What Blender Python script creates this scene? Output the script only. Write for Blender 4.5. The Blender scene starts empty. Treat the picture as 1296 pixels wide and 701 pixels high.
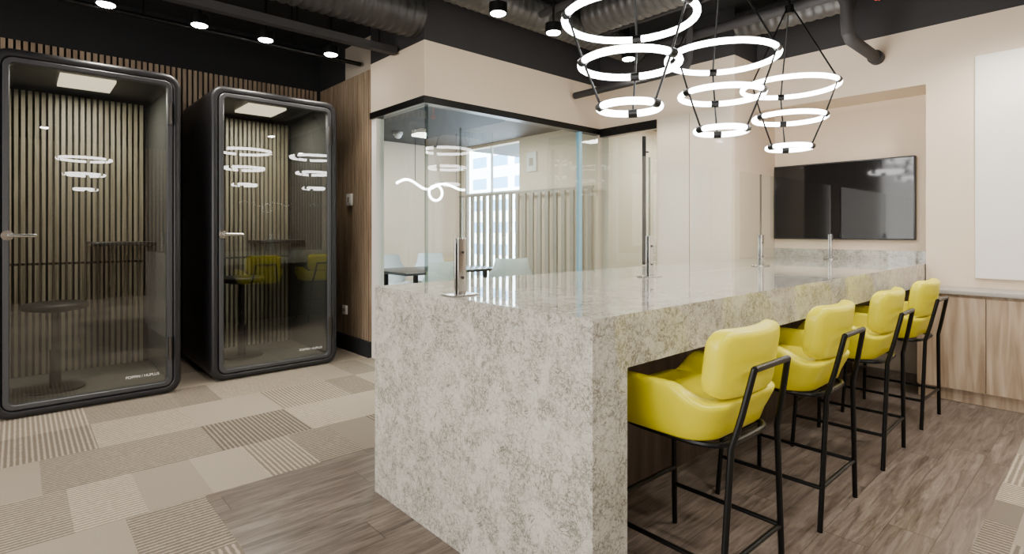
import bpy, bmesh, math, random
from mathutils import Vector, Matrix
random.seed(4)
S=bpy.context.scene
COL=S.collection
# ---------------------------------------------------------------- materials
def new_mat(name):
    m=bpy.data.materials.new(name); m.use_nodes=True
    nt=m.node_tree; b=nt.nodes['Principled BSDF']
    return m,nt,b
def N(nt,t,**k):
    n=nt.nodes.new(t)
    for a,v in k.items(): setattr(n,a,v)
    return n
def L(nt,a,b): nt.links.new(a,b)
def mth(nt,op,a,b=None,c=None):
    n=N(nt,'ShaderNodeMath',operation=op)
    for i,v in enumerate((a,b,c)):
        if v is None: continue
        if isinstance(v,(int,float)): n.inputs[i].default_value=v
        else: L(nt,v,n.inputs[i])
    return n.outputs[0]
def mixc(nt,f,a,b):
    n=N(nt,'ShaderNodeMix',data_type='RGBA')
    for i,v in ((0,f),(6,a),(7,b)):
        if isinstance(v,(int,float)): n.inputs[i].default_value=v
        elif isinstance(v,tuple): n.inputs[i].default_value=(*v,1) if len(v)==3 else v
        else: L(nt,v,n.inputs[i])
    return n.outputs[2]
def ramp(nt,f,stops):
    n=N(nt,'ShaderNodeValToRGB'); L(nt,f,n.inputs[0])
    e=n.color_ramp.elements
    while len(e)<len(stops): e.new(.5)
    for i,(p,c) in enumerate(stops):
        e[i].position=p; e[i].color=(*c,1) if isinstance(c,tuple) else (c,c,c,1)
    return n.outputs[0]
def simple(name,col,rough=.5,metal=0,var=.06,scale=8,bump=0.0,coat=0,emit=None,es=0):
    m,nt,b=new_mat(name)
    tc=N(nt,'ShaderNodeTexCoord'); no=N(nt,'ShaderNodeTexNoise'); no.inputs['Scale'].default_value=scale
    no.inputs['Detail'].default_value=4
    L(nt,tc.outputs['Object'],no.inputs['Vector'])
    lo=tuple(c*(1-var) for c in col); hi=tuple(min(1,c*(1+var)) for c in col)
    L(nt,mixc(nt,no.outputs[0],lo,hi),b.inputs['Base Color'])
    b.inputs['Roughness'].default_value=rough; b.inputs['Metallic'].default_value=metal
    if coat: b.inputs['Coat Weight'].default_value=coat
    if bump:
        bp=N(nt,'ShaderNodeBump'); bp.inputs['Strength'].default_value=bump; bp.inputs['Distance'].default_value=.01
        L(nt,no.outputs[0],bp.inputs['Height']); L(nt,bp.outputs[0],b.inputs['Normal'])
    if emit:
        b.inputs['Emission Color'].default_value=(*emit,1); b.inputs['Emission Strength'].default_value=es
    return m
def glass(name,refl=.08,tint=(.95,.98,.97)):
    m,nt,b=new_mat(name); nt.nodes.remove(b)
    out=nt.nodes['Material Output']
    tr=N(nt,'ShaderNodeBsdfTransparent'); tr.inputs[0].default_value=(*tint,1)
    gl=N(nt,'ShaderNodeBsdfGlossy'); gl.inputs['Roughness'].default_value=.01; gl.inputs[0].default_value=(1,1,1,1)
    fr=N(nt,'ShaderNodeFresnel'); fr.inputs[0].default_value=1.5
    geo=N(nt,'ShaderNodeNewGeometry')
    f=mth(nt,'ADD',mth(nt,'MULTIPLY',fr.outputs[0],.8),refl); f=mth(nt,'MINIMUM',f,.6)
    f=mth(nt,'MULTIPLY',f,mth(nt,'SUBTRACT',1.0,geo.outputs['Backfacing']))
    mx=N(nt,'ShaderNodeMixShader'); L(nt,f,mx.inputs[0]); L(nt,tr.outputs[0],mx.inputs[1]); L(nt,gl.outputs[0],mx.inputs[2])
    L(nt,mx.outputs[0],out.inputs[0]); return m
def emis(name,col,s):
    m,nt,b=new_mat(name)
    b.inputs['Base Color'].default_value=(*col,1); b.inputs['Emission Color'].default_value=(*col,1); b.inputs['Emission Strength'].default_value=s
    return m
def marble(name):
    m,nt,b=new_mat(name)
    geo=N(nt,'ShaderNodeNewGeometry'); P=geo.outputs['Position']
    def noise(sc,det,ro,dist=0,off=0):
        v=P
        if off:
            a=N(nt,'ShaderNodeVectorMath',operation='ADD'); L(nt,P,a.inputs[0]); a.inputs[1].default_value=(off,off*.7,off*1.3); v=a.outputs[0]
        n=N(nt,'ShaderNodeTexNoise'); n.inputs['Scale'].default_value=sc; n.inputs['Detail'].default_value=det; n.inputs['Roughness'].default_value=ro; n.inputs['Distortion'].default_value=dist
        L(nt,v,n.inputs['Vector']); return n.outputs[0]
    def contour(n,c,w):
        d=mth(nt,'ABSOLUTE',mth(nt,'SUBTRACT',n,c))
        return ramp(nt,mth(nt,'DIVIDE',d,w),[(0.2,1.0),(1.0,0.0)])
    c1=contour(noise(13,4,.55,.8),.5,.014)
    c2=contour(noise(22,4,.55,.6,7),.48,.025)
    c3=contour(noise(42,3,.6,.3,13),.5,.05)
    patch=ramp(nt,noise(8,5,.62,1.0,3),[(.38,0.0),(.58,1.0)])
    spk=ramp(nt,noise(115,3,.7),[(.50,0.0),(.62,1.0)])
    br=ramp(nt,noise(36,4,.7,0,21),[(.36,.25),(.50,1.0)])
    base=mixc(nt,noise(15,5,.6,0,31),(.50,.48,.415),(.61,.585,.515))
    base=mixc(nt,mth(nt,'MULTIPLY',patch,.36),base,(.36,.34,.285))
    base=mixc(nt,mth(nt,'MULTIPLY',spk,mth(nt,'ADD',mth(nt,'MULTIPLY',patch,.33),.14)),base,(.14,.128,.10))
    vv=mth(nt,'MAXIMUM',mth(nt,'MULTIPLY',c1,.9),mth(nt,'MULTIPLY',c2,mth(nt,'ADD',mth(nt,'MULTIPLY',patch,.6),.3)))
    vv=mth(nt,'MAXIMUM',vv,mth(nt,'MULTIPLY',mth(nt,'MULTIPLY',c3,mth(nt,'ADD',mth(nt,'MULTIPLY',patch,.85),.1)),.8))
    vv=mth(nt,'MULTIPLY',vv,br)
    c=mixc(nt,mth(nt,'MULTIPLY',vv,.80),base,(.075,.068,.048))
    L(nt,c,b.inputs['Base Color']); b.inputs['Roughness'].default_value=.04; b.inputs['IOR'].default_value=1.65
    return m
def woodfloor(name):
    m,nt,b=new_mat(name)
    geo=N(nt,'ShaderNodeNewGeometry'); sp=N(nt,'ShaderNodeSeparateXYZ'); L(nt,geo.outputs['Position'],sp.inputs[0])
    x,y=sp.outputs[0],sp.outputs[1]
    row=mth(nt,'FLOOR',mth(nt,'DIVIDE',y,.16))
    wn=N(nt,'ShaderNodeTexWhiteNoise',noise_dimensions='1D'); L(nt,row,wn.inputs['W'])
    xs=mth(nt,'DIVIDE',mth(nt,'ADD',x,mth(nt,'MULTIPLY',wn.outputs[0],1.2)),1.2)
    cell=mth(nt,'FLOOR',xs)
    cb=N(nt,'ShaderNodeCombineXYZ'); L(nt,row,cb.inputs[0]); L(nt,cell,cb.inputs[1])
    w2=N(nt,'ShaderNodeTexWhiteNoise',noise_dimensions='2D'); L(nt,cb.outputs[0],w2.inputs['Vector'])
    cg=N(nt,'ShaderNodeCombineXYZ'); L(nt,mth(nt,'ADD',mth(nt,'MULTIPLY',x,2.0),mth(nt,'MULTIPLY',w2.outputs[0],20)),cg.inputs[0]); L(nt,mth(nt,'MULTIPLY',y,20),cg.inputs[1])
    g=N(nt,'ShaderNodeTexNoise'); g.inputs['Scale'].default_value=1.6; g.inputs['Detail'].default_value=9; g.inputs['Roughness'].default_value=.7; g.inputs['Distortion'].default_value=1.0; L(nt,cg.outputs[0],g.inputs['Vector'])
    c=ramp(nt,g.outputs[0],[(.32,(.050,.036,.028)),(.48,(.155,.120,.096)),(.68,(.30,.248,.205))])
    c=mixc(nt,mth(nt,'MULTIPLY',w2.outputs[0],.45),c,(.09,.068,.054))
    fy=mth(nt,'FRACT',mth(nt,'DIVIDE',y,.16)); fx=mth(nt,'FRACT',xs)
    ln=mth(nt,'MAXIMUM',mth(nt,'LESS_THAN',fy,.018),mth(nt,'LESS_THAN',fx,.003))
    c=mixc(nt,mth(nt,'MULTIPLY',ln,.75),c,(.028,.02,.015))
    L(nt,c,b.inputs['Base Color']); b.inputs['Roughness'].default_value=.30
    return m
def carpet(name):
    m,nt,b=new_mat(name)
    geo=N(nt,'ShaderNodeNewGeometry'); sp=N(nt,'ShaderNodeSeparateXYZ'); L(nt,geo.outputs['Position'],sp.inputs[0])
    x,y=sp.outputs[0],sp.outputs[1]
    T=.5
    row=mth(nt,'FLOOR',mth(nt,'DIVIDE',mth(nt,'ADD',y,.22),T))
    rw=N(nt,'ShaderNodeTexWhiteNoise',noise_dimensions='1D'); L(nt,row,rw.inputs['W'])
    xo=mth(nt,'ADD',x,mth(nt,'MULTIPLY',mth(nt,'FLOOR',mth(nt,'MULTIPLY',rw.outputs[0],3)),.166))
    cx=mth(nt,'FLOOR',mth(nt,'DIVIDE',xo,T))
    cb=N(nt,'ShaderNodeCombineXYZ'); L(nt,cx,cb.inputs[0]); L(nt,row,cb.inputs[1])
    w0=N(nt,'ShaderNodeTexWhiteNoise',noise_dimensions='2D'); L(nt,cb.outputs[0],w0.inputs['Vector'])
    split=mth(nt,'GREATER_THAN',w0.outputs[0],.5)
    hf=mth(nt,'MULTIPLY',split,mth(nt,'GREATER_THAN',mth(nt,'FRACT',mth(nt,'DIVIDE',xo,T)),.5))
    c3=N(nt,'ShaderNodeCombineXYZ'); L(nt,cx,c3.inputs[0]); L(nt,row,c3.inputs[1]); L(nt,mth(nt,'ADD',hf,3),c3.inputs[2])
    w=N(nt,'ShaderNodeTexWhiteNoise',noise_dimensions='3D'); L(nt,c3.outputs[0],w.inputs['Vector'])
    sc=N(nt,'ShaderNodeSeparateColor'); L(nt,w.outputs['Color'],sc.inputs[0])
    r,g,bb=sc.outputs
    k=mth(nt,'FLOORED_MODULO',mth(nt,'ADD',mth(nt,'ADD',cx,mth(nt,'MULTIPLY',row,2)),hf),4)
    tone=mth(nt,'ADD',mth(nt,'MULTIPLY',mth(nt,'DIVIDE',mth(nt,'FLOORED_MODULO',mth(nt,'MULTIPLY',k,3),4),3),.55),mth(nt,'MULTIPLY',bb,.45))
    isst=mth(nt,'GREATER_THAN',mth(nt,'ADD',mth(nt,'MULTIPLY',mth(nt,'FLOORED_MODULO',k,2),.35),mth(nt,'MULTIPLY',r,.65)),.33)
    dirx=mth(nt,'GREATER_THAN',g,.32)
    coord=mth(nt,'ADD',mth(nt,'MULTIPLY',y,dirx),mth(nt,'MULTIPLY',x,mth(nt,'SUBTRACT',1.0,dirx)))
    nz=N(nt,'ShaderNodeTexNoise'); nz.inputs['Scale'].default_value=80; nz.inputs['Detail'].default_value=2; L(nt,geo.outputs['Position'],nz.inputs['Vector'])
    st=mth(nt,'SINE',mth(nt,'ADD',mth(nt,'MULTIPLY',coord,2*math.pi/.024),mth(nt,'MULTIPLY',nz.outputs[0],3.2)))
    st=ramp(nt,mth(nt,'ADD',mth(nt,'MULTIPLY',st,.5),.5),[(.1,0.0),(.6,1.0)])
    plain=mixc(nt,tone,(.19,.158,.125),(.48,.41,.32))
    fine=N(nt,'ShaderNodeTexNoise'); fine.inputs['Scale'].default_value=160; fine.inputs['Detail'].default_value=3; L(nt,geo.outputs['Position'],fine.inputs['Vector'])
    plain=mixc(nt,mth(nt,'MULTIPLY',fine.outputs[0],.45),plain,(.165,.137,.107))
    stripe=mixc(nt,mth(nt,'MULTIPLY',st,.85),mixc(nt,tone,(.27,.228,.178),(.49,.415,.315)),mixc(nt,tone,(.085,.068,.052),(.205,.168,.13)))
    c=mixc(nt,isst,plain,stripe)
    L(nt,c,b.inputs['Base Color']); b.inputs['Roughness'].default_value=.95
    b.inputs['Specular IOR Level'].default_value=.1
    bp=N(nt,'ShaderNodeBump'); bp.inputs['Strength'].default_value=.3; bp.inputs['Distance'].default_value=.004; L(nt,fine.outputs[0],bp.inputs['Height']); L(nt,bp.outputs[0],b.inputs['Normal'])
    return m
def vwood(name,c0,c1,c2,sc=1.0,rough=.5):
    m,nt,b=new_mat(name)
    geo=N(nt,'ShaderNodeNewGeometry'); mp=N(nt,'ShaderNodeMapping'); mp.inputs['Scale'].default_value=(14*sc,14*sc,1.1*sc); L(nt,geo.outputs['Position'],mp.inputs[0])
    g=N(nt,'ShaderNodeTexNoise'); g.inputs['Scale'].default_value=1.6; g.inputs['Detail'].default_value=6; g.inputs['Distortion'].default_value=.6; L(nt,mp.outputs[0],g.inputs['Vector'])
    L(nt,ramp(nt,g.outputs[0],[(.3,c0),(.5,c1),(.7,c2)]),b.inputs['Base Color']); b.inputs['Roughness'].default_value=rough
    return m
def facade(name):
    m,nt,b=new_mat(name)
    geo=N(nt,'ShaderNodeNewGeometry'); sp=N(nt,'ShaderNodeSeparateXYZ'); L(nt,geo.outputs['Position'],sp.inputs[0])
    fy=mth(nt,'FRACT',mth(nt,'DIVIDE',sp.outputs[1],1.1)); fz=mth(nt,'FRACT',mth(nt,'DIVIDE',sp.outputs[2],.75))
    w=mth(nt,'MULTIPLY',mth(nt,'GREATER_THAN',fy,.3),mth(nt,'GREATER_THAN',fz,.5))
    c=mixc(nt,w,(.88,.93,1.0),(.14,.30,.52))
    L(nt,c,b.inputs['Base Color']); L(nt,c,b.inputs['Emission Color']); b.inputs['Emission Strength'].default_value=22  # emission stands in for daylight on the building outside
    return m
M={}
M['marble']=marble('marble_quartz'); M['woodfloor']=woodfloor('plank_floor'); M['carpet']=carpet('carpet_tiles')
M['beige']=simple('beige_paint',(.745,.61,.46),.75,var=.02,scale=2)
M['beige3']=simple('soft_cream_paint',(.60,.51,.40),.75,var=.02,scale=2)
M['beige2']=simple('grey_beige_paint',(.36,.31,.25),.8,var=.03)
M['black']=simple('black_paint',(.008,.008,.009),.9,var=.2,scale=3)
M['charcoal']=simple('charcoal_paint',(.026,.024,.025),.7,var=.1)
M['shell']=simple('graphite_shell',(.013,.0125,.0145),.40,var=.08,scale=30)
M['doorframe']=simple('door_frame_grey',(.07,.07,.075),.4,metal=.4)
M['felt']=simple('booth_felt',(.035,.032,.028),.95,var=.2,scale=60)
M['mat']=simple('booth_floor_mat',(.12,.11,.098),.95,var=.2,scale=60)
M['feltwall']=simple('booth_wall_felt',(.06,.056,.05),.95,var=.15,scale=60)
M['seatblack']=simple('black_vinyl',(.003,.003,.003),.5)
M['slat']=vwood('slat_wood',(.18,.122,.077),(.285,.202,.13),(.37,.278,.188))
M['slatgrey']=vwood('booth_slat',(.25,.208,.15),(.34,.288,.213),(.41,.357,.275))
M['slatback']=simple('slat_backing',(.012,.010,.008),.9)
M['cabwood']=vwood('oak_veneer',(.275,.185,.113),(.42,.305,.205),(.54,.42,.30),1.1)
M['darkwood']=vwood('brown_veneer',(.045,.03,.02),(.078,.053,.036),(.105,.075,.052))
M['yellow']=simple('yellow_leather',(.765,.68,.0),.34,var=.04,scale=20,bump=.03)
M['blackmetal']=simple('black_metal',(.008,.008,.008),.35,metal=.6)
M['steel']=simple('brushed_steel',(.62,.61,.59),.22,metal=1,var=.08,scale=50)
M['darksteel']=simple('dark_steel',(.12,.11,.10),.3,metal=1)
M['glass']=glass('clear_glass',.075,(.88,.93,.92)); M['boothglass']=glass('booth_glass',.075,(.78,.81,.78)); M['acrylic']=glass('acrylic',.04,(.96,.98,.97))
M['edge']=glass('pane_edge',.15,(.62,.68,.66))
M['blueedge']=simple('blue_aluminium_glow',(.2,.40,.5),.3,emit=(.22,.5,.65),es=.25)  # faint blue glow put into the edge strip, which is no lamp
M['screen']=simple('tv_screen',(.008,.008,.009),.07,var=.05)
M['bezel']=simple('tv_bezel',(.03,.03,.03),.3)
M['white']=simple('white_plastic',(.8,.79,.76),.4,var=.02)
M['chairshell']=simple('pale_blue_shell',(.84,.90,.92),.35,var=.02)
M['slatreflect']=simple('grey_reflection_slat',(.30,.265,.22),.5,var=.03)
M['panel']=simple('white_board',(.89,.845,.775),.6,var=.01)
M['creamgloss']=simple('cream_glass',(.81,.71,.58),.05,var=.01)
M['ring']=emis('led_ring',(1,.98,.96),18.0)
M['lamp']=emis('lamp_disc',(1,.96,.9),90)
M['boothlamp']=emis('booth_lamp',(1,.82,.6),1.9)
M['duct']=simple('galvanised_duct',(.085,.082,.078),.4,metal=.4,var=.25,scale=14)
M['ductdark']=simple('dark_duct',(.05,.048,.046),.45,metal=.4,var=.25,scale=14)
M['worktop']=simple('grey_worktop',(.35,.325,.295),.3,var=.25,scale=40)
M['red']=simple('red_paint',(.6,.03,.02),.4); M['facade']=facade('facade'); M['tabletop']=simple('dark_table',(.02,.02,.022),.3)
# ---------------------------------------------------------------- mesh builder
class MB:
    def __init__(s): s.bm=bmesh.new(); s.mi=0
    def _tag(s,fs):
        for f in fs: f.material_index=s.mi
    def box(s,x0,x1,y0,y1,z0,z1,bev=0,seg=3):
        r=bmesh.ops.create_cube(s.bm,size=1,matrix=Matrix.Translation(((x0+x1)/2,(y0+y1)/2,(z0+z1)/2))@Matrix.Diagonal((abs(x1-x0),abs(y1-y0),abs(z1-z0),1)))
        vs=r['verts']; fs=set(f for v in vs for f in v.link_faces); s._tag(fs)
        if bev:
            es=list(set(e for v in vs for e in v.link_edges))
            bmesh.ops.bevel(s.bm,geom=es,offset=bev,segments=seg,profile=.5,affect='EDGES')
        return s
    def tube(s,pts,r,seg=10,closed=False):
        pts=[Vector(p) for p in pts]; n=len(pts); loops=[]
        up=None
        for i,p in enumerate(pts):
            if closed: t=(pts[(i+1)%n]-pts[i-1])
            else: t=pts[min(i+1,n-1)]-pts[max(i-1,0)]
            t.normalize()
            if up is None:
                up=Vector((0,0,1)) if abs(t.z)<.9 else Vector((1,0,0))
            a=t.cross(up); 
            if a.length<1e-4: a=t.cross(Vector((0,1,0)))
            a.normalize(); b_=a.cross(t).normalized(); up=b_
            rr=r[i] if isinstance(r,(list,tuple)) else r
            loops.append([s.bm.verts.new(p+(a*math.cos(k*2*math.pi/seg)+b_*math.sin(k*2*math.pi/seg))*rr) for k in range(seg)])
        fs=[]
        rng=range(n if closed else n-1)
        for i in rng:
            A=loops[i];B=loops[(i+1)%n]
            for k in range(seg): fs.append(s.bm.faces.new((A[k],A[(k+1)%seg],B[(k+1)%seg],B[k])))
        if not closed:
            fs.append(s.bm.faces.new(loops[0][::-1])); fs.append(s.bm.faces.new(loops[-1]))
        s._tag(fs); return s
    def cyl(s,p,q,r,seg=20): return s.tube([p,q],r,seg)
    def torus(s,c,R,r,seg=64,ts=10):
        c=Vector(c); return s.tube([c+Vector((R*math.cos(a),R*math.sin(a),0)) for a in [2*math.pi*i/seg for i in range(seg)]],r,ts,True)
    def bridge(s,loops,cap0=False,cap1=False,closeall=False):
        L_=[[s.bm.verts.new(p) for p in l] for l in loops]; fs=[]
        m=len(L_[0]); n=len(L_)
        for i in range(n if closeall else n-1):
            A=L_[i];B=L_[(i+1)%n]
            for k in range(m): fs.append(s.bm.faces.new((A[k],A[(k+1)%m],B[(k+1)%m],B[k])))
        if cap0: fs.append(s.bm.faces.new(L_[0][::-1]))
        if cap1: fs.append(s.bm.faces.new(L_[-1]))
        s._tag(fs); return s
    def superell(s,c,a,b,h,e1=.35,e2=.35,bend=0,tilt=0,nu=32,nv=18):
        sg=lambda v,e: math.copysign(abs(v)**e,v)
        rows=[]
        for j in range(1,nv):
            ph=-math.pi/2+math.pi*j/nv; row=[]
            for i in range(nu):
                th=2*math.pi*i/nu
                row.append(Vector((a*sg(math.cos(ph),e1)*sg(math.cos(th),e2),b*sg(math.cos(ph),e1)*sg(math.sin(th),e2),h*sg(math.sin(ph),e1))))
            rows.append(row)
        bot=Vector((0,0,-h)); top=Vector((0,0,h))
        def f(p):
            q=p.copy(); q.y+=bend*q.x*q.x
            q=Matrix.Rotation(tilt,3,'X')@q
            return q+Vector(c)
        V=[[s.bm.verts.new(f(p)) for p in r] for r in rows]; vb=s.bm.verts.new(f(bot)); vt=s.bm.verts.new(f(top)); fs=[]
        for j in range(len(V)-1):
            for i in range(nu): fs.append(s.bm.faces.new((V[j][i],V[j][(i+1)%nu],V[j+1][(i+1)%nu],V[j+1][i])))
        for i in range(nu):
            fs.append(s.bm.faces.new((vb,V[0][(i+1)%nu],V[0][i]))); fs.append(s.bm.faces.new((vt,V[-1][i],V[-1][(i+1)%nu])))
        s._tag(fs); return s
    def pad(s,c,a,b,h,rx,ry,bend=0,tilt=0,puff=.0):
        def outline():
            pts=[]
            for cx,cz,a0 in ((a-rx,h-rx,0),(-a+rx,h-rx,90),(-a+rx,-h+rx,180),(a-rx,-h+rx,270)):
                for i in range(7):
                    t=math.radians(a0+15*i); pts.append((cx+rx*math.cos(t),cz+rx*math.sin(t)))
            return pts
        def xf(x,y,z):
            y2=y+math.copysign(puff*(1-(x/a)**2)*(1-(z/h)**2),y) if y else y
            q=Vector((x,y2+bend*x*x,z)); q=Matrix.Rotation(tilt,3,'X')@q
            return q+Vector(c)
        def res(pts,n=56):
            P=[Vector((p[0],0,p[1])) for p in pts]; P.append(P[0]); Ls=[0]
            for i in range(1,len(P)): Ls.append(Ls[-1]+(P[i]-P[i-1]).length)
            out=[];j=0
            for k in range(n):
                t=Ls[-1]*k/n
                while Ls[j+1]<t: j+=1
                f=(t-Ls[j])/max(Ls[j+1]-Ls[j],1e-9); q=P[j].lerp(P[j+1],f); out.append((q.x,q.z))
            return out
        loops=[]
        base=res(outline())
        def scaled(ins,y,k=1):
            return [xf(x*(a-ins)/a*k,y,z*(h-ins)/h*k) for x,z in base]
        for k in (.02,.3,.55,.8): loops.append(scaled(ry,-b,k))
        for i in range(7):
            t=math.radians(90*i/6); loops.append(scaled(ry-ry*math.sin(t),-b+ry-ry*math.cos(t)))
        for i in range(7):
            t=math.radians(90*i/6); loops.append(scaled(ry-ry*math.cos(t),b-ry+ry*math.sin(t)))
        for k in (.8,.55,.3,.02): loops.append(scaled(ry,b,k))
        return s.bridge(loops,cap0=True,cap1=True)
    def done(s,name,mats,parent=None,loc=(0,0,0),smooth=True,angle=35,label=None,structure=False,category=None,kind=None,recalc=True,group=None):
        if recalc: bmesh.ops.recalc_face_normals(s.bm,faces=s.bm.faces[:])
        me=bpy.data.meshes.new(name); s.bm.to_mesh(me); s.bm.free()
        if not isinstance(mats,(list,tuple)): mats=[mats]
        for m in mats: me.materials.append(m)
        if smooth:
            for p in me.polygons: p.use_smooth=True
            try: me.set_sharp_from_angle(angle=math.radians(angle))
            except Exception: pass
        o=bpy.data.objects.new(name,me); COL.objects.link(o); o.location=loc
        if parent: o.parent=parent
        if label: o['label']=label
        if category: o['category']=category
        if structure: o['kind']='structure'
        if kind: o['kind']=kind
        if group: o['group']=group
        return o
def thing(name,loc,label,cat,group=None):
    e=bpy.data.objects.new(name,None); e.empty_display_size=.1; COL.objects.link(e); e.location=loc
    e['label']=label; e['category']=cat
    if group: e['group']=group
    return e
def dup(o,loc=None,parent=None,rotz=None):
    c=o.copy(); COL.objects.link(c)
    if parent is not None:
        c.parent=parent; c.matrix_parent_inverse=o.matrix_parent_inverse.copy()
    if loc is not None: c.location=loc
    if rotz is not None: c.rotation_euler[2]=rotz
    for ch in list(o.children): dup(ch,parent=c)
    return c
def box(name,b,mat,**k):
    bev=k.pop('bev',0)
    return MB().box(*b,bev=bev).done(name,mat,smooth=bool(bev),**k)
def rrect(w0,w1,z0,z1,r,y,n=8):
    pts=[]
    for cx,cz,a0 in ((w1-r,z1-r,0),(w0+r,z1-r,90),(w0+r,z0+r,180),(w1-r,z0+r,270)):
        for i in range(n+1):
            a=math.radians(a0+90*i/n); pts.append(Vector((cx+r*math.cos(a),y,cz+r*math.sin(a))))
    return pts
# ---------------------------------------------------------------- structure
CEIL=3.2
bm=MB()
def quad(b,x0,x1,y0,y1,mi):
    vs=[b.bm.verts.new((x,y,0)) for x,y in ((x0,y0),(x1,y0),(x1,y1),(x0,y1))]; f=b.bm.faces.new(vs); f.material_index=mi
quad(bm,.63,5.7,.38,2.78,0)
quad(bm,-2.8,.63,-2.7,6.8,1); quad(bm,.63,6.6,2.78,6.8,1); quad(bm,.63,5.7,-2.7,.38,1)
bm.done('floor',[M['woodfloor'],M['carpet']],smooth=False,structure=True,recalc=False)
box('ceiling',(-2.8,6.6,-2.7,6.8,CEIL,CEIL+.05),M['black'],structure=True)
def slats_x(b,x0,x1,y,z0,z1,p=.045,w=.028,t=.02):
    x=x0
    while x+w<=x1: b.box(x,x+w,y-t,y,z0,z1); x+=p
def slats_y(b,y0,y1,x,z0,z1,p=.045,w=.028,t=.02):
    y=y0
    while y+w<=y1: b.box(x-t,x,y,y+w,z0,z1); y+=p
b=MB(); b.mi=1; b.box(-2.8,2.5,5.95,6.05,0,2.73); b.mi=2; b.box(-2.8,2.5,5.93,6.05,2.73,CEIL); b.mi=0; slats_x(b,-2.8,2.48,5.95,.0,2.73)
b.done('wall_north',[M['slat'],M['slatback'],M['black']],smooth=False,structure=True)
b=MB(); b.mi=1; b.box(2.5,2.62,4.75,6.7,0,2.73); b.mi=0; slats_y(b,4.76,5.95,2.5,.15,2.73)
b.mi=2; b.box(2.48,2.62,5.3,6.7,2.73,CEIL); b.box(2.48,2.62,4.75,5.3,3.05,CEIL); b.mi=3; b.box(2.485,2.62,4.75,5.3,2.73,3.05)
b.done('wall_northeast',[M['slat'],M['slatback'],M['black'],M['beige2']],smooth=False,structure=True)
box('baseboard_northeast',(2.455,2.5,4.75,5.95,0,.15),M['black'],structure=True)
b=MB(); b.box(2.48,2.62,3.83,4.75,2.31,2.77); b.box(2.62,4.75,3.83,3.95,2.31,2.77); b.mi=1
b.box(2.48,2.62,3.83,4.75,2.77,CEIL); b.box(2.62,4.75,3.83,3.95,2.77,CEIL)
b.done('wall_soffit',[M['beige'],M['charcoal']],smooth=False,structure=True)
b=MB(); b.box(2.47,2.56,3.82,4.75,2.25,2.31); b.box(2.56,4.75,3.82,3.91,2.25,2.31); b.box(2.50,2.55,3.84,4.7,0,.06); b.box(2.5,4.5,3.84,3.89,0,.06)
b.done('trim_2',M['blackmetal'],smooth=False,structure=True)
box('trim_3',(2.49,2.57,4.66,4.75,0,2.25),M['panel'],structure=True)
box('window_1',(2.515,2.527,3.86,4.66,.06,2.25),M['glass'],structure=True)
box('window_2',(2.53,4.42,3.855,3.867,.06,2.25),M['glass'],structure=True)
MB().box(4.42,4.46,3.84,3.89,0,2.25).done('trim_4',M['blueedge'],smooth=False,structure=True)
box('window_3',(4.46,4.74,3.855,3.867,.0,2.25),M['glass'],structure=True)
MB().box(2.508,2.53,3.848,3.868,.06,2.25).done('trim_5',M['edge'],smooth=False,structure=True)
b=MB(); b.box(4.9,5.0,3.95,5.3,0,2.45); b.box(4.9,5.0,6.5,6.7,0,2.45); b.box(4.9,5.0,5.3,6.5,2.38,2.45); b.box(4.9,5.0,5.3,6.5,0,.08)
b.done('wall_meeting_east',M['beige'],smooth=False,structure=True)
box('wall_meeting_north',(2.5,5.0,6.7,6.8,0,2.45),M['beige'],structure=True)
box('ceiling_meeting',(2.62,6.5,3.95,6.7,2.42,2.48),M['charcoal'],structure=True)
b=MB()
for y in (5.3,5.9,6.48): b.box(4.93,4.96,y,y+.02,.08,2.38)
b.box(4.93,4.96,5.3,6.5,1.72,1.745); b.done('window_4',M['white'],smooth=False,structure=True)
b=MB()  # slats added to stand in for the slat wall's reflection in the glass
y=4.0
while y<6.48: b.box(4.80,4.83,y,y+.055,0,1.68); y+=.135
b.box(4.80,4.83,3.98,6.5,1.68,1.71)
b.done('slat_reflection',M['slatreflect'],smooth=False,label='grey vertical slats imitating the slat wall reflected in the glass',category='screen')
b=MB(); b.box(4.75,4.9,2.31,3.11,0,2.31); b.box(4.75,4.9,2.31,3.83,2.31,2.77); b.box(4.9,5.7,2.31,2.43,0,2.77); b.mi=1
b.box(4.75,4.9,2.31,3.83,2.77,CEIL); b.box(4.9,5.7,2.31,2.43,2.77,CEIL)
b.done('wall_door_side',[M['beige'],M['charcoal']],smooth=False,structure=True)
b=MB(); b.box(5.2,5.7,-2.7,1.01,0,2.77); b.box(5.2,5.7,1.01,2.31,2.33,2.77); b.box(5.6,5.7,1.01,2.31,0,2.33); b.mi=1; b.box(5.2,5.7,-2.7,2.31,2.77,CEIL)
b.done('wall_east',[M['beige'],M['charcoal']],smooth=False,structure=True)
b=MB(); b.box(5.7,6.4,2.31,2.43,0,2.45); b.box(6.4,6.5,2.31,3.95,0,2.45); b.box(4.9,6.5,3.83,3.95,0,2.45)
b.done('wall_office',M['beige3'],smooth=False,structure=True)
box('ceiling_office',(4.9,6.5,2.43,3.83,2.42,2.48),M['charcoal'],structure=True)
b=MB(); b.box(4.73,4.8,3.11,3.82,2.22,2.31)
b.done('trim_6',M['blackmetal'],smooth=False,structure=True)
d1=box('door_1',(4.755,4.767,3.115,3.81,.01,2.21),M['glass'],structure=True)
b=MB(); b.cyl((4.69,3.22,.86),(4.69,3.22,2.15),.02)
for z in (1.0,2.0): b.cyl((4.69,3.22,z),(4.758,3.22,z),.01)
b.done('handle',M['blackmetal'],parent=d1,label='long dark vertical bar pull handle')
MB().box(4.735,4.75,2.33,2.74,.1,2.31).box(4.735,4.75,2.75,3.09,.1,2.31).done('trim_7',M['creamgloss'],smooth=False,structure=True)
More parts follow.
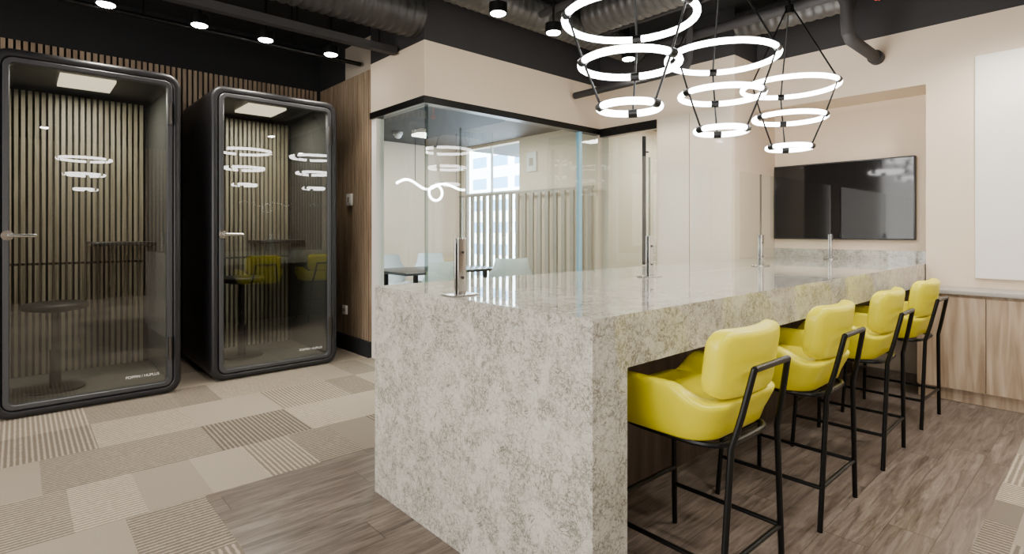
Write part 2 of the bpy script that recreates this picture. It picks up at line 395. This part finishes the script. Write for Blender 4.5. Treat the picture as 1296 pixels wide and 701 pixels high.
b=MB(); b.mi=1; b.box(-2.8,5.2,-2.8,-2.7,0,CEIL); b.mi=0
x=-2.8
while x<5.15: b.box(x,x+.03,-2.7,-2.68,0,2.73); x+=.06
b.done('wall_south',[M['slat'],M['slatback']],smooth=False,structure=True)
b=MB(); b.box(-2.9,-2.8,-2.8,6.05,0,CEIL); b.done('wall_west',M['beige'],smooth=False,structure=True)
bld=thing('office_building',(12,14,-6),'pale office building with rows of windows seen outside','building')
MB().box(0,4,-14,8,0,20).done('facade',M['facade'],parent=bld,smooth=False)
# ---------------------------------------------------------------- island
isl=thing('bar_island',(1.225,1.01,0),'long veined grey marble bar island with waterfall end','bar island')
MB().box(0,4.37,0.005,1.295,.78,.945).done('worktop',M['marble'],parent=isl,smooth=False,label='thick veined marble slab')
MB().box(0,.165,0.005,1.295,0,.78).done('side_panel',M['marble'],parent=isl,smooth=False,label='marble waterfall end panel')
MB().box(.165,3.97,.50,.80,0,.78).done('body',M['darkwood'],parent=isl,smooth=False,label='dark brown wood veneer base')
MB().box(4.345,4.37,.005,1.295,.945,1.03).done('backsplash',M['marble'],parent=isl,smooth=False)
def post(x):
    e=thing('screen_post',(x,1.75,.9455),'slim brushed steel post clamping the clear screen','screen post','screen posts on the island')
    MB().box(-.065,.065,-.04,.04,0,.006,bev=.002).done('base_plate',M['steel'],parent=e)
    MB().box(-.02,.02,-.014,-.006,.006,.225,bev=.002).done('post',M['steel'],parent=e)
    MB().box(-.02,.02,.006,.014,.006,.225,bev=.002).done('post',M['steel'],parent=e)
    for z in (.07,.17): MB().cyl((.0,-.019,z),(0,.019,z),.006,10).done('screw',M['darksteel'],parent=e)
    return e
px=(1.30,2.6,4.0,5.42)
for x in px: post(x)
for i in range(3):
    x0=px[i]; x1=px[i+1]-.005
    e=thing('clear_screen',(0,1.75,.952),'clear acrylic divider screen standing along the marble bar','divider screen','clear screens on the island')
    MB().box(x0+.003,x1-.003,-.005,.005,0,.655).done('pane',M['acrylic'],parent=e,smooth=False)
    MB().box(x0,x0+.003,-.005,.005,0,.655).done('edge',M['edge'],parent=e,smooth=False)
    MB().box(x1-.003,x1,-.005,.005,0,.655).done('edge',M['edge'],parent=e,smooth=False)
# ---------------------------------------------------------------- stools
def stool_proto(loc,label):
    e=thing('bar_stool',loc,label,'bar stool','yellow stools along the marble bar')
    for sx in (-1,1):
        b=MB(); b.tube([(sx*.215,-.215,0),(sx*.16,-.222,.53),(sx*.14,-.245,.63),(sx*.118,-.275,.78)],.0105,10)
        b.done('leg',M['blackmetal'],parent=e)
        b=MB(); b.tube([(sx*.215,.215,0),(sx*.17,.19,.535)],.0105,10); b.done('leg',M['blackmetal'],parent=e)
    b=MB(); b.tube([(-.118,-.275,.777),(.118,-.275,.777)],.0105); b.done('back_rail',M['blackmetal'],parent=e)
    b=MB(); pts=[]
    for i in range(40):
        a=2*math.pi*i/40; c,s_=math.cos(a),math.sin(a)
        pts.append((.19*math.copysign(abs(c)**.5,c),.0+.20*math.copysign(abs(s_)**.5,s_),.526))
    b.tube(pts,.010,8,True)
    b.done('seat_frame',M['blackmetal'],parent=e)
    z=.17
    q=lambda sx,sy,z:(sx*(.215-.05*z/.53),sy*(.215-(.025*z/.53 if sy>0 else 0)),z)
    for p0,p1 in ((q(-1,-1,z),q(-1,1,z)),(q(1,-1,z),q(1,1,z)),(q(-1,-1,z),q(1,-1,z))):
        MB().tube([p0,p1],.0085).done('stretcher',M['blackmetal'],parent=e)
    b=MB(); b.tube([q(-1,1,.24),q(1,1,.24)],.0095); b.done('footrest',M['blackmetal'],parent=e)
    def plan(w,yf,yb,rc,rf,n=72):
        P=[]
        for cx,cy,r,a0 in ((w-rf,yf-rf,rf,0),(-w+rf,yf-rf,rf,90),(-w+rc,yb+rc,rc,180),(w-rc,yb+rc,rc,270)):
            for i in range(11):
                t=math.radians(a0+9*i); P.append(Vector((cx+r*math.cos(t),cy+r*math.sin(t),0)))
        P.append(P[0]); Ls=[0]
        for i in range(1,len(P)): Ls.append(Ls[-1]+(P[i]-P[i-1]).length)
        out=[];j=0
        for k in range(n):
            t=Ls[-1]*k/n
            while Ls[j+1]<t: j+=1
            f=(t-Ls[j])/max(Ls[j+1]-Ls[j],1e-9); out.append(P[j].lerp(P[j+1],f))
        return out
    w=.262; yb=-.212; yf=.225
    def ringz(ins,zl,zh):
        pts=plan(w-ins,yf-ins*.6,yb+ins,.12-ins*.42,.07)
        out=[]
        for p in pts:
            t=min(1,max(0,(p.y-(.13))/(.085)))
            t=t*t*(3-2*t)
            u=min(1,max(0,(-.06-p.y)/.12)); u=u*u*(3-2*u)
            z=zh+(zl-zh)*t
            z-= u*.05*max(0,(z-.60))/.11
            out.append(Vector((p.x,p.y,z)))
        return out
    R=[(.20,.535,.535),(.12,.533,.533),(.066,.533,.533),(.050,.536,.536),(.040,.545,.545),(.028,.575,.585),(.013,.595,.635),(.003,.610,.68),(.000,.616,.703),(.003,.622,.713),(.010,.625,.718),(.036,.625,.718),(.044,.622,.713),(.048,.618,.700),(.052,.612,.66),(.060,.606,.63),(.09,.604,.61),(.15,.604,.604),(.20,.604,.604)]
    b=MB(); b.bridge([ringz(*r) for r in R],cap0=True,cap1=True)
    b.done('shell',M['yellow'],parent=e,angle=80,label='yellow leather wraparound arm shell')
    b=MB(); b.superell((0,.03,.62),.185,.175,.032,.3,.25); b.done('seat',M['yellow'],parent=e,angle=80)
    b=MB(); b.pad((0,-.210,.780),.205,.032,.110,.055,.022,bend=.9,tilt=math.radians(8),puff=.003); b.done('backrest',M['yellow'],parent=e,angle=80)
    return e
s0=stool_proto((1.79,1.02,0),'yellow leather bucket bar stool with black metal frame')
for x,y,rz in ((2.59,1.02,.0),(3.43,1.02,.02),(4.27,1.02,-.02),(2.28,2.26,math.pi),(3.05,2.26,math.pi+.02),(3.85,2.26,math.pi)):
    dup(s0,(x,y,0),rotz=rz)
s0.rotation_euler[2]=-.02
# ---------------------------------------------------------------- pendant lights
def chandelier(loc):
    e=thing('ring_chandelier',loc,'three-tier glowing ring pendant with black rods','pendant light','ring pendants above the bar')
    tiers=[(1.82,.150),(2.04,.243),(2.27,.325)]
    off=.5
    for z,R in tiers:
        rg=MB().torus((0,0,z),R,.0175).done('ring',M['ring'],parent=e,label='white glowing LED ring')
        for k in range(3):
            a=off+k*2*math.pi/3; c,s_=math.cos(a),math.sin(a); t=(-s_,c)
            MB().cyl((c*R-t[0]*.024,s_*R-t[1]*.024,z),(c*R+t[0]*.024,s_*R+t[1]*.024,z),.0225,14).done('clamp',M['blackmetal'],parent=rg)
    for k in range(3):
        a=off+k*2*math.pi/3; c,s_=math.cos(a),math.sin(a)
        pr=[(c*R,s_*R,z) for z,R in tiers]
        MB().tube([pr[0],pr[1],pr[2],(c*.02,s_*.02,2.86)],.006,8).done('rod',M['blackmetal'],parent=e)
    MB().cyl((0,0,2.82),(0,0,2.88),.03).done('hub',M['blackmetal'],parent=e)
    MB().cyl((0,0,2.84),(0,0,3.17),.009).done('stem',M['blackmetal'],parent=e)
    MB().cyl((0,0,3.16),(0,0,3.2),.07,28).done('canopy',M['blackmetal'],parent=e)
    return e
c0=chandelier((2.29,1.66,0))
for p in ((3.24,1.66,0),(4.28,1.66,0),(.75,-1.0,0)): dup(c0,p,rotz=random.uniform(0,.6))
# ---------------------------------------------------------------- phone booths
def booth(x0,y0):
    e=thing('phone_booth',(x0,y0,0),'graphite soundproof phone booth with rounded frame and glass door','phone booth','phone booths against the slatted wall')
    W=1.04;H=2.36;D=1.0;z0=.0
    def ring(inset,y,r): return rrect(inset,W-inset,z0+inset,H-inset,r,y)
    seq=[ring(.055,D,.06),ring(.055,.02,.06),ring(.05,.004,.065),ring(.042,.0,.07)]
    for i in range(7):
        a=math.radians(90*i/6); rr=.03
        seq.append(ring(rr-rr*math.sin(a),rr-rr*math.cos(a),.10-(rr-rr*math.sin(a))))
    seq.append(ring(0,D,.10))
    b=MB(); b.bridge(seq,closeall=True); b.done('shell',M['shell'],parent=e,angle=50)
    b=MB(); b.box(.05,W-.05,D-.03,D,z0+.05,H-.05); b.done('back_panel',M['felt'],parent=e,smooth=False)
    b=MB(); x=.07  # slats are part real lining, part modelled reflection of the opposite wall
    while x<W-.09: b.box(x,x+.024,D-.055,D-.03,.95,H-.08); x+=.04
    b.done('slatted_panel',M['slatgrey'],parent=e,smooth=False,label='pale vertical timber slat lining, partly imitating reflected slats')
    b=MB(); x=.07  # lower ribs added to imitate the wainscot's reflection in the door glass
    while x<W-.09: b.box(x,x+.022,D-.06,D-.03,.08,.93); x+=.04
    b.done('lower_reflection',M['slatgrey'],parent=e,smooth=False,label='lower ribs imitating the reflected wainscot')
    b=MB(); b.box(.055,W-.055,.05,D-.03,.06,.075); b.done('floor_mat',M['mat'],parent=e,smooth=False)
    b=MB(); b.box(.055,.065,.06,D-.03,.075,H-.06); b.done('side_lining',M['feltwall'],parent=e,smooth=False)
    b=MB(); b.box(W-.065,W-.055,.06,D-.03,.075,H-.06); b.done('side_lining',M['feltwall'],parent=e,smooth=False)
    MB().box(.35,.67,.25,.65,H-.075,H-.057).done('ceiling_light',M['boothlamp'],parent=e,smooth=False)
    MB().box(.55,W-.07,D-.42,D-.06,1.08,1.11,bev=.006).done('desk_shelf',M['tabletop'],parent=e)
    d=bpy.data.objects.new('door',None); COL.objects.link(d); d.parent=e
    def r2(i,y,r): return rrect(i,W-i,z0+i,H-i,r,y)
    b=MB(); b.bridge([r2(.058,.0,.055),r2(.058,.045,.055),r2(.092,.045,.03),r2(.092,.0,.03),r2(.087,-.006,.035),r2(.064,-.006,.05)],closeall=True)
    b.done('door_frame',M['doorframe'],parent=d,angle=40)
    b=MB(); b.bridge([r2(.088,.012,.03),r2(.088,.018,.03)],cap0=True,cap1=True); b.done('door_glass',M['boothglass'],parent=d,angle=40)
    for za in (1.98,.26): MB().tube([(W-.075,-.012,za),(W-.075,-.012,za+.16)],.014).done('hinge',M['darksteel'],parent=d)
    b=MB(); b.cyl((.082,-.006,1.17),(.082,-.02,1.17),.032,24); b.cyl((.082,-.02,1.17),(.082,-.055,1.17),.012); b.tube([(.082,-.055,1.17),(.12,-.06,1.17),(.22,-.055,1.168)],.012)
    b.done('handle',M['steel'],parent=d,label='brushed steel lever handle')
    cu=bpy.data.curves.new('t','FONT'); cu.body='POPPIN / HUPLUS'; cu.size=.026; cu.extrude=.0005; cu.align_x='RIGHT'
    t=bpy.data.objects.new('t',cu); COL.objects.link(t); bpy.context.view_layer.update()
    me=bpy.data.meshes.new_from_object(t.evaluated_get(bpy.context.evaluated_depsgraph_get())); me.materials.clear(); me.materials.append(M['white'])
    bpy.data.objects.remove(t); lo=bpy.data.objects.new('lettering',me); COL.objects.link(lo); lo.parent=d; lo.rotation_euler=(math.radians(90),0,0); lo.location=(W-.14,.008,.15)
    lo['label']='small white lettering'
    ld=bpy.data.lights.new('l','AREA'); ld.size=.3; ld.energy=19; ld.color=(1,.94,.85); lo=bpy.data.objects.new('booth_lamp_light',ld); COL.objects.link(lo); lo.parent=e; lo.location=(.51,.45,H-.09)
    return e
booth(-.13,4.70); booth(1.13,4.79)
def bstool(x,y,z0,zt):
    e=thing('round_stool',(x,y,z0),'black round pedestal stool inside the glass booth','stool','stools in the booths')
    MB().superell((0,0,zt-.03),.19,.19,.03,.5,1.0).done('seat',M['seatblack'],parent=e,angle=80)
    b=MB(); b.tube([(0,0,0),(0,0,.28),(0,0,.281),(0,0,zt-.07),(0,0,zt-.069),(0,0,zt-.05)],[.034,.034,.024,.024,.09,.09],20); b.done('pole',M['seatblack'],parent=e)
    MB().cyl((0,0,0),(0,0,.012),.17,32).done('base',M['seatblack'],parent=e)
bstool(.2,5.08,.075,.62); bstool(1.5,5.3,.075,.72)
# ---------------------------------------------------------------- wall items
tv=thing('television',(5.6,1.15,1.12),'large black flat screen television mounted on the alcove wall','television')
MB().box(-.045,0,0,1.15,0,.71,bev=.006).done('frame',M['bezel'],parent=tv)
MB().box(-.048,-.044,.012,1.138,.014,.698).done('screen',M['screen'],parent=tv,smooth=False)
MB().box(5.17,5.2,-.6,.715,.855,2.47,bev=.004).done('wall_panel',M['panel'],label='plain white rectangular wall panel',category='wall panel')
def wallbox(name,x,y,z,w,h,label,cat):
    e=thing(name,(x,y,z),label,cat)
    MB().box(-.025,0,-w/2,w/2,-h/2,h/2,bev=.004).done('cover',M['white'],parent=e)
    MB().box(-.028,-.024,-w/5,w/5,-h/5,h/5).done('button',M['beige2'],parent=e,smooth=False)
wallbox('thermostat',2.481,5.17,1.51,.10,.12,'small white control box on the slatted wall','thermostat')
wallbox('power_outlet',2.48,5.27,.40,.08,.09,'small white socket plate low on the slatted wall','outlet')
wallbox('wall_vent',4.9,5.05,2.08,.18,.25,'white wall vent panel in the meeting room','wall panel')
for i,(ya,yb) in enumerate(((.165,1.0),(-.68,.16))):
    e=thing('base_cabinet',(4.87,ya,0),'light oak low cabinet under a grey worktop','cabinet','oak cabinets along the wall')
    w=yb-ya
    MB().box(.02,.328,0,w,.09,.755).done('body',M['cabwood'],parent=e,smooth=False)
    MB().box(.05,.328,0,w,0,.09).done('plinth',M['cabwood'],parent=e,smooth=False)
    sp=.45 if i==0 else w/2
    for a,c in ((0.002,sp-.003),(sp+.003,w-.002)):
        MB().box(0,.02,a,c,.095,.735).done('door',M['cabwood'],parent=e,smooth=False)
MB().box(4.85,5.2,-.7,1.0,.755,.785,bev=.003).done('countertop',M['worktop'],label='grey stone worktop over the oak cabinets',category='countertop')
# ---------------------------------------------------------------- ceiling services
def spot(x,y,zl=2.75,p=32,ang=95,r=.04,col=(1,.91,.79)):
    e=thing('ceiling_spotlight',(x,y,zl),'small cylinder spotlight below the dark ceiling','spotlight','ceiling spotlights')
    b=MB(); b.bridge([[Vector((r_*math.cos(a),r_*math.sin(a),z)) for a in [2*math.pi*k/24 for k in range(24)]] for r_,z in ((.055,.012),(.055,0),(.065,0),(.065,.07),(.02,.08))],cap0=True,cap1=True); b.done('housing',M['blackmetal'],parent=e)
    MB().cyl((0,0,.078),(0,0,CEIL-zl),.01).done('stem',M['blackmetal'],parent=e)
    MB().superell((0,0,0),.055,.055,.014,1,1,nu=24,nv=8).done('lens',M['lamp'],parent=e)
    ld=bpy.data.lights.new('spot','SPOT'); ld.energy=p; ld.spot_size=math.radians(ang); ld.spot_blend=.6; ld.color=col; ld.shadow_soft_size=r
    lo=bpy.data.objects.new('spot_light',ld); COL.objects.link(lo); lo.parent=e; lo.location=(0,0,-.02)
for x in (.45,1.02,1.5,2.05): spot(x,4.66,p=42)
for x in (2.55,3.12,4.1): spot(x,2.98,p=60,ang=140)
for x,y,p in ((4.5,.45,120),(3.1,.25,98),(1.8,-.2,98),(.3,-1.4,88),(2.2,-1.6,92),(4.2,-1.4,92),(-.9,1.0,125),(-1.2,3.2,130)):
    spot(x,y,2.75,p,158,.12,(1,.935,.85))
def corr(name,a,b_,r,label,mat):
    a=Vector(a);b_=Vector(b_);n=int((b_-a).length/.018); pts=[];rs=[]
    for i in range(n+1): pts.append(a.lerp(b_,i/n)); rs.append(r*(1.0,.97,.92,.97)[i%4])
    MB().tube(pts,rs,24).done(name,M[mat],label=label,category='duct',angle=60)
corr('air_duct',(-1.2,3.95,3.0),(2.47,3.95,3.0),.19,'dark corrugated air duct under the black ceiling','ductdark')
corr('air_duct',(1.6,3.35,3.04),(4.74,3.35,3.04),.13,'grey corrugated air duct under the black ceiling','duct')
corr('air_duct',(3.6,-1.5,3.0),(3.6,3.0,3.0),.15,'grey corrugated air duct crossing above the pendants','duct')
corr('air_duct',(4.78,1.4,3.02),(4.78,2.28,3.02),.12,'grey corrugated air duct crossing above the pendants','duct')
e=thing('cable_tray',(0,4.22,2.74),'long black steel channel hung under the ceiling','cable tray')
MB().box(-2.0,2.46,0,.07,0,.06).done('channel',M['charcoal'],parent=e,smooth=False)
for x in (-1,.3,1.6,2.3): MB().cyl((x,.035,.06),(x,.035,CEIL-2.74),.006,8).done('hanger',M['blackmetal'],parent=e)
e=thing('lighting_track',(0,4.90,2.80),'black lighting track bar hung from the ceiling','track')
MB().tube([(-2,0,0),(2.45,0,0)],.02).done('bar',M['blackmetal'],parent=e)
for x in (-1,.7,1.8): MB().cyl((x,0,0),(x,0,.4),.006,8).done('hanger',M['blackmetal'],parent=e)
b=MB(); b.tube([(4.3,2.5,3.19),(4.3,2.5,2.66),(4.3,2.53,2.61),(4.3,2.6,2.6),(4.3,3.8,2.6)],.035,14); b.done('pipe',M['charcoal'],label='black pipe running close to the beige soffit',category='pipe')
b=MB(); b.tube([(4.45,3.15,2.93),(4.45,1.43,2.93),(4.45,1.36,2.91),(4.45,1.33,2.84),(4.45,1.33,2.72),(4.47,1.33,2.64),(4.54,1.33,2.6),(5.17,1.33,2.6)],.042,16)
b.cyl((5.12,1.33,2.6),(5.19,1.33,2.6),.055); b.done('drain_pipe',M['charcoal'],label='thick dark pipe with elbow running into the wall',category='pipe')
b=MB(); b.tube([(2.0,2.2,3.19),(2.0,2.2,3.05),(3.42,2.2,3.05)],.03); b.done('pipe',M['charcoal'],label='black pipe under the ceiling',category='pipe')
b=MB(); b.tube([(3.15,.3,3.19),(3.15,.3,2.95),(3.15,3.15,2.95)],.028); b.done('pipe',M['charcoal'],label='black pipe under the ceiling',category='pipe')
b=MB(); b.tube([(4.0,.9,3.19),(4.0,.9,3.02),(4.0,3.15,3.02)],.028); b.done('pipe',M['charcoal'],label='black pipe under the ceiling',category='pipe')
e=thing('sprinkler_valve',(4.42,1.12,2.80),'small red sprinkler valve on the ceiling pipe','valve')
MB().tube([(0,0,0),(0,0,.05),(0,0,.051),(0,0,.40)],[.03,.03,.012,.012],16).done('valve',M['red'],parent=e)
# ---------------------------------------------------------------- meeting room furniture
t=thing('meeting_table',(3.8,5.6,0),'dark meeting table with black frame','table')
MB().box(-.7,.7,-.45,.45,.71,.74,bev=.008).done('tabletop',M['tabletop'],parent=t)
for sx in (-1,1):
    for sy in (-1,1): MB().box(sx*.5-.02,sx*.5+.02,sy*.33-.02,sy*.33+.02,0,.71).done('leg',M['blackmetal'],parent=t,smooth=False)
def mchair(x,y,rz):
    e=thing('shell_chair',(x,y,0),'pale moulded shell chair at the dark table','chair','pale chairs around the meeting table'); e.rotation_euler[2]=rz
    loops=[]
    prof=[(.22,.45),(.05,.43),(-.12,.44),(-.2,.5),(-.235,.62),(-.25,.76),(-.26,.88)]
    for j,(y_,z_) in enumerate(prof):
        w=.27 if j<5 else .26-.03*(j-4); row=[]
        for i in range(9):
            u=-1+i/4; row.append(Vector((w*u,y_+(.12*u*u if j>2 else 0),z_+(.10*u*u if j<5 else 0))))
        loops.append(row+[p+Vector((0,.012 if j>2 else 0,.012)) for p in reversed(row)])
    MB().bridge(loops,cap0=True,cap1=True).done('shell',M['chairshell'],parent=e,angle=70)
    for sx in (-1,1):
        for sy in (-1,1): MB().tube([(sx*.2,sy*.2,0),(sx*.1,sy*.08,.44)],.011).done('leg',M['blackmetal'],parent=e)
for p in ((3.15,4.72,.3),(2.98,5.6,-1.6),(4.2,4.75,-.3),(3.5,6.2,3.1),(4.2,6.2,3.2)): mchair(*p)
e=thing('loop_pendant',(3.8,5.6,1.75),'thin glowing LED tube pendant bent in a loop','pendant light')
pts=[]
for i in range(30):
    u=i/29; pts.append((-.55+.55*u,0,.05*math.sin(u*2*math.pi)+.0))
for i in range(1,32):
    a=math.pi/2-2*math.pi*i/32; pts.append((.09*math.cos(a),.03*i/32,-.09+.09*math.sin(a)))
for i in range(20):
    u=(i+1)/20; pts.append((.45*u,.03,.03*math.sin(u*5)))
MB().tube(pts,.014,8).done('led_tube',M['ring'],parent=e)
for x in (-.3,.3): MB().cyl((x,0,0),(x,0,.67),.004,6).done('cable',M['blackmetal'],parent=e)
e=thing('dome_camera',(3.5,6.0,2.42),'small white dome camera on the ceiling','security camera')
MB().cyl((0,0,-.03),(0,0,0),.06).done('base',M['white'],parent=e)
MB().superell((0,0,-.04),.045,.045,.04,1,1).done('dome',M['white'],parent=e)
# ---------------------------------------------------------------- lights
def area(loc,rot,sx,sy,p,col=(1,.945,.87)):
    ld=bpy.data.lights.new('a','AREA'); ld.shape='RECTANGLE'; ld.size=sx; ld.size_y=sy; ld.energy=p; ld.color=col
    o=bpy.data.objects.new('area_light',ld); COL.objects.link(o); o.location=loc; o.rotation_euler=rot
area((-2.7,1.2,1.6),(0,math.radians(-90),0),2.2,4.5,215,(1,.98,.95))  # added daylight fill acting as a window the west wall lacks
area((3.7,5.3,2.4),(0,0,0),.6,.6,68,(1,.98,.95))
area((5.6,3.1,2.4),(0,0,0),.6,.6,45,(1,.94,.85))
W=bpy.data.worlds.new('w'); S.world=W; W.use_nodes=True; bg=W.node_tree.nodes['Background']; bg.inputs[0].default_value=(.75,.85,1,1); bg.inputs[1].default_value=3
# ---------------------------------------------------------------- camera
cd=bpy.data.cameras.new('cam'); cam=bpy.data.objects.new('camera',cd); COL.objects.link(cam)
cd.sensor_width=36; cd.lens=36*695/1296; cd.shift_y=-58.5/1296; cd.clip_start=.05
cam.location=(0,0,1.2); cam.rotation_euler=(math.radians(90),0,math.radians(-42))
S.camera=cam
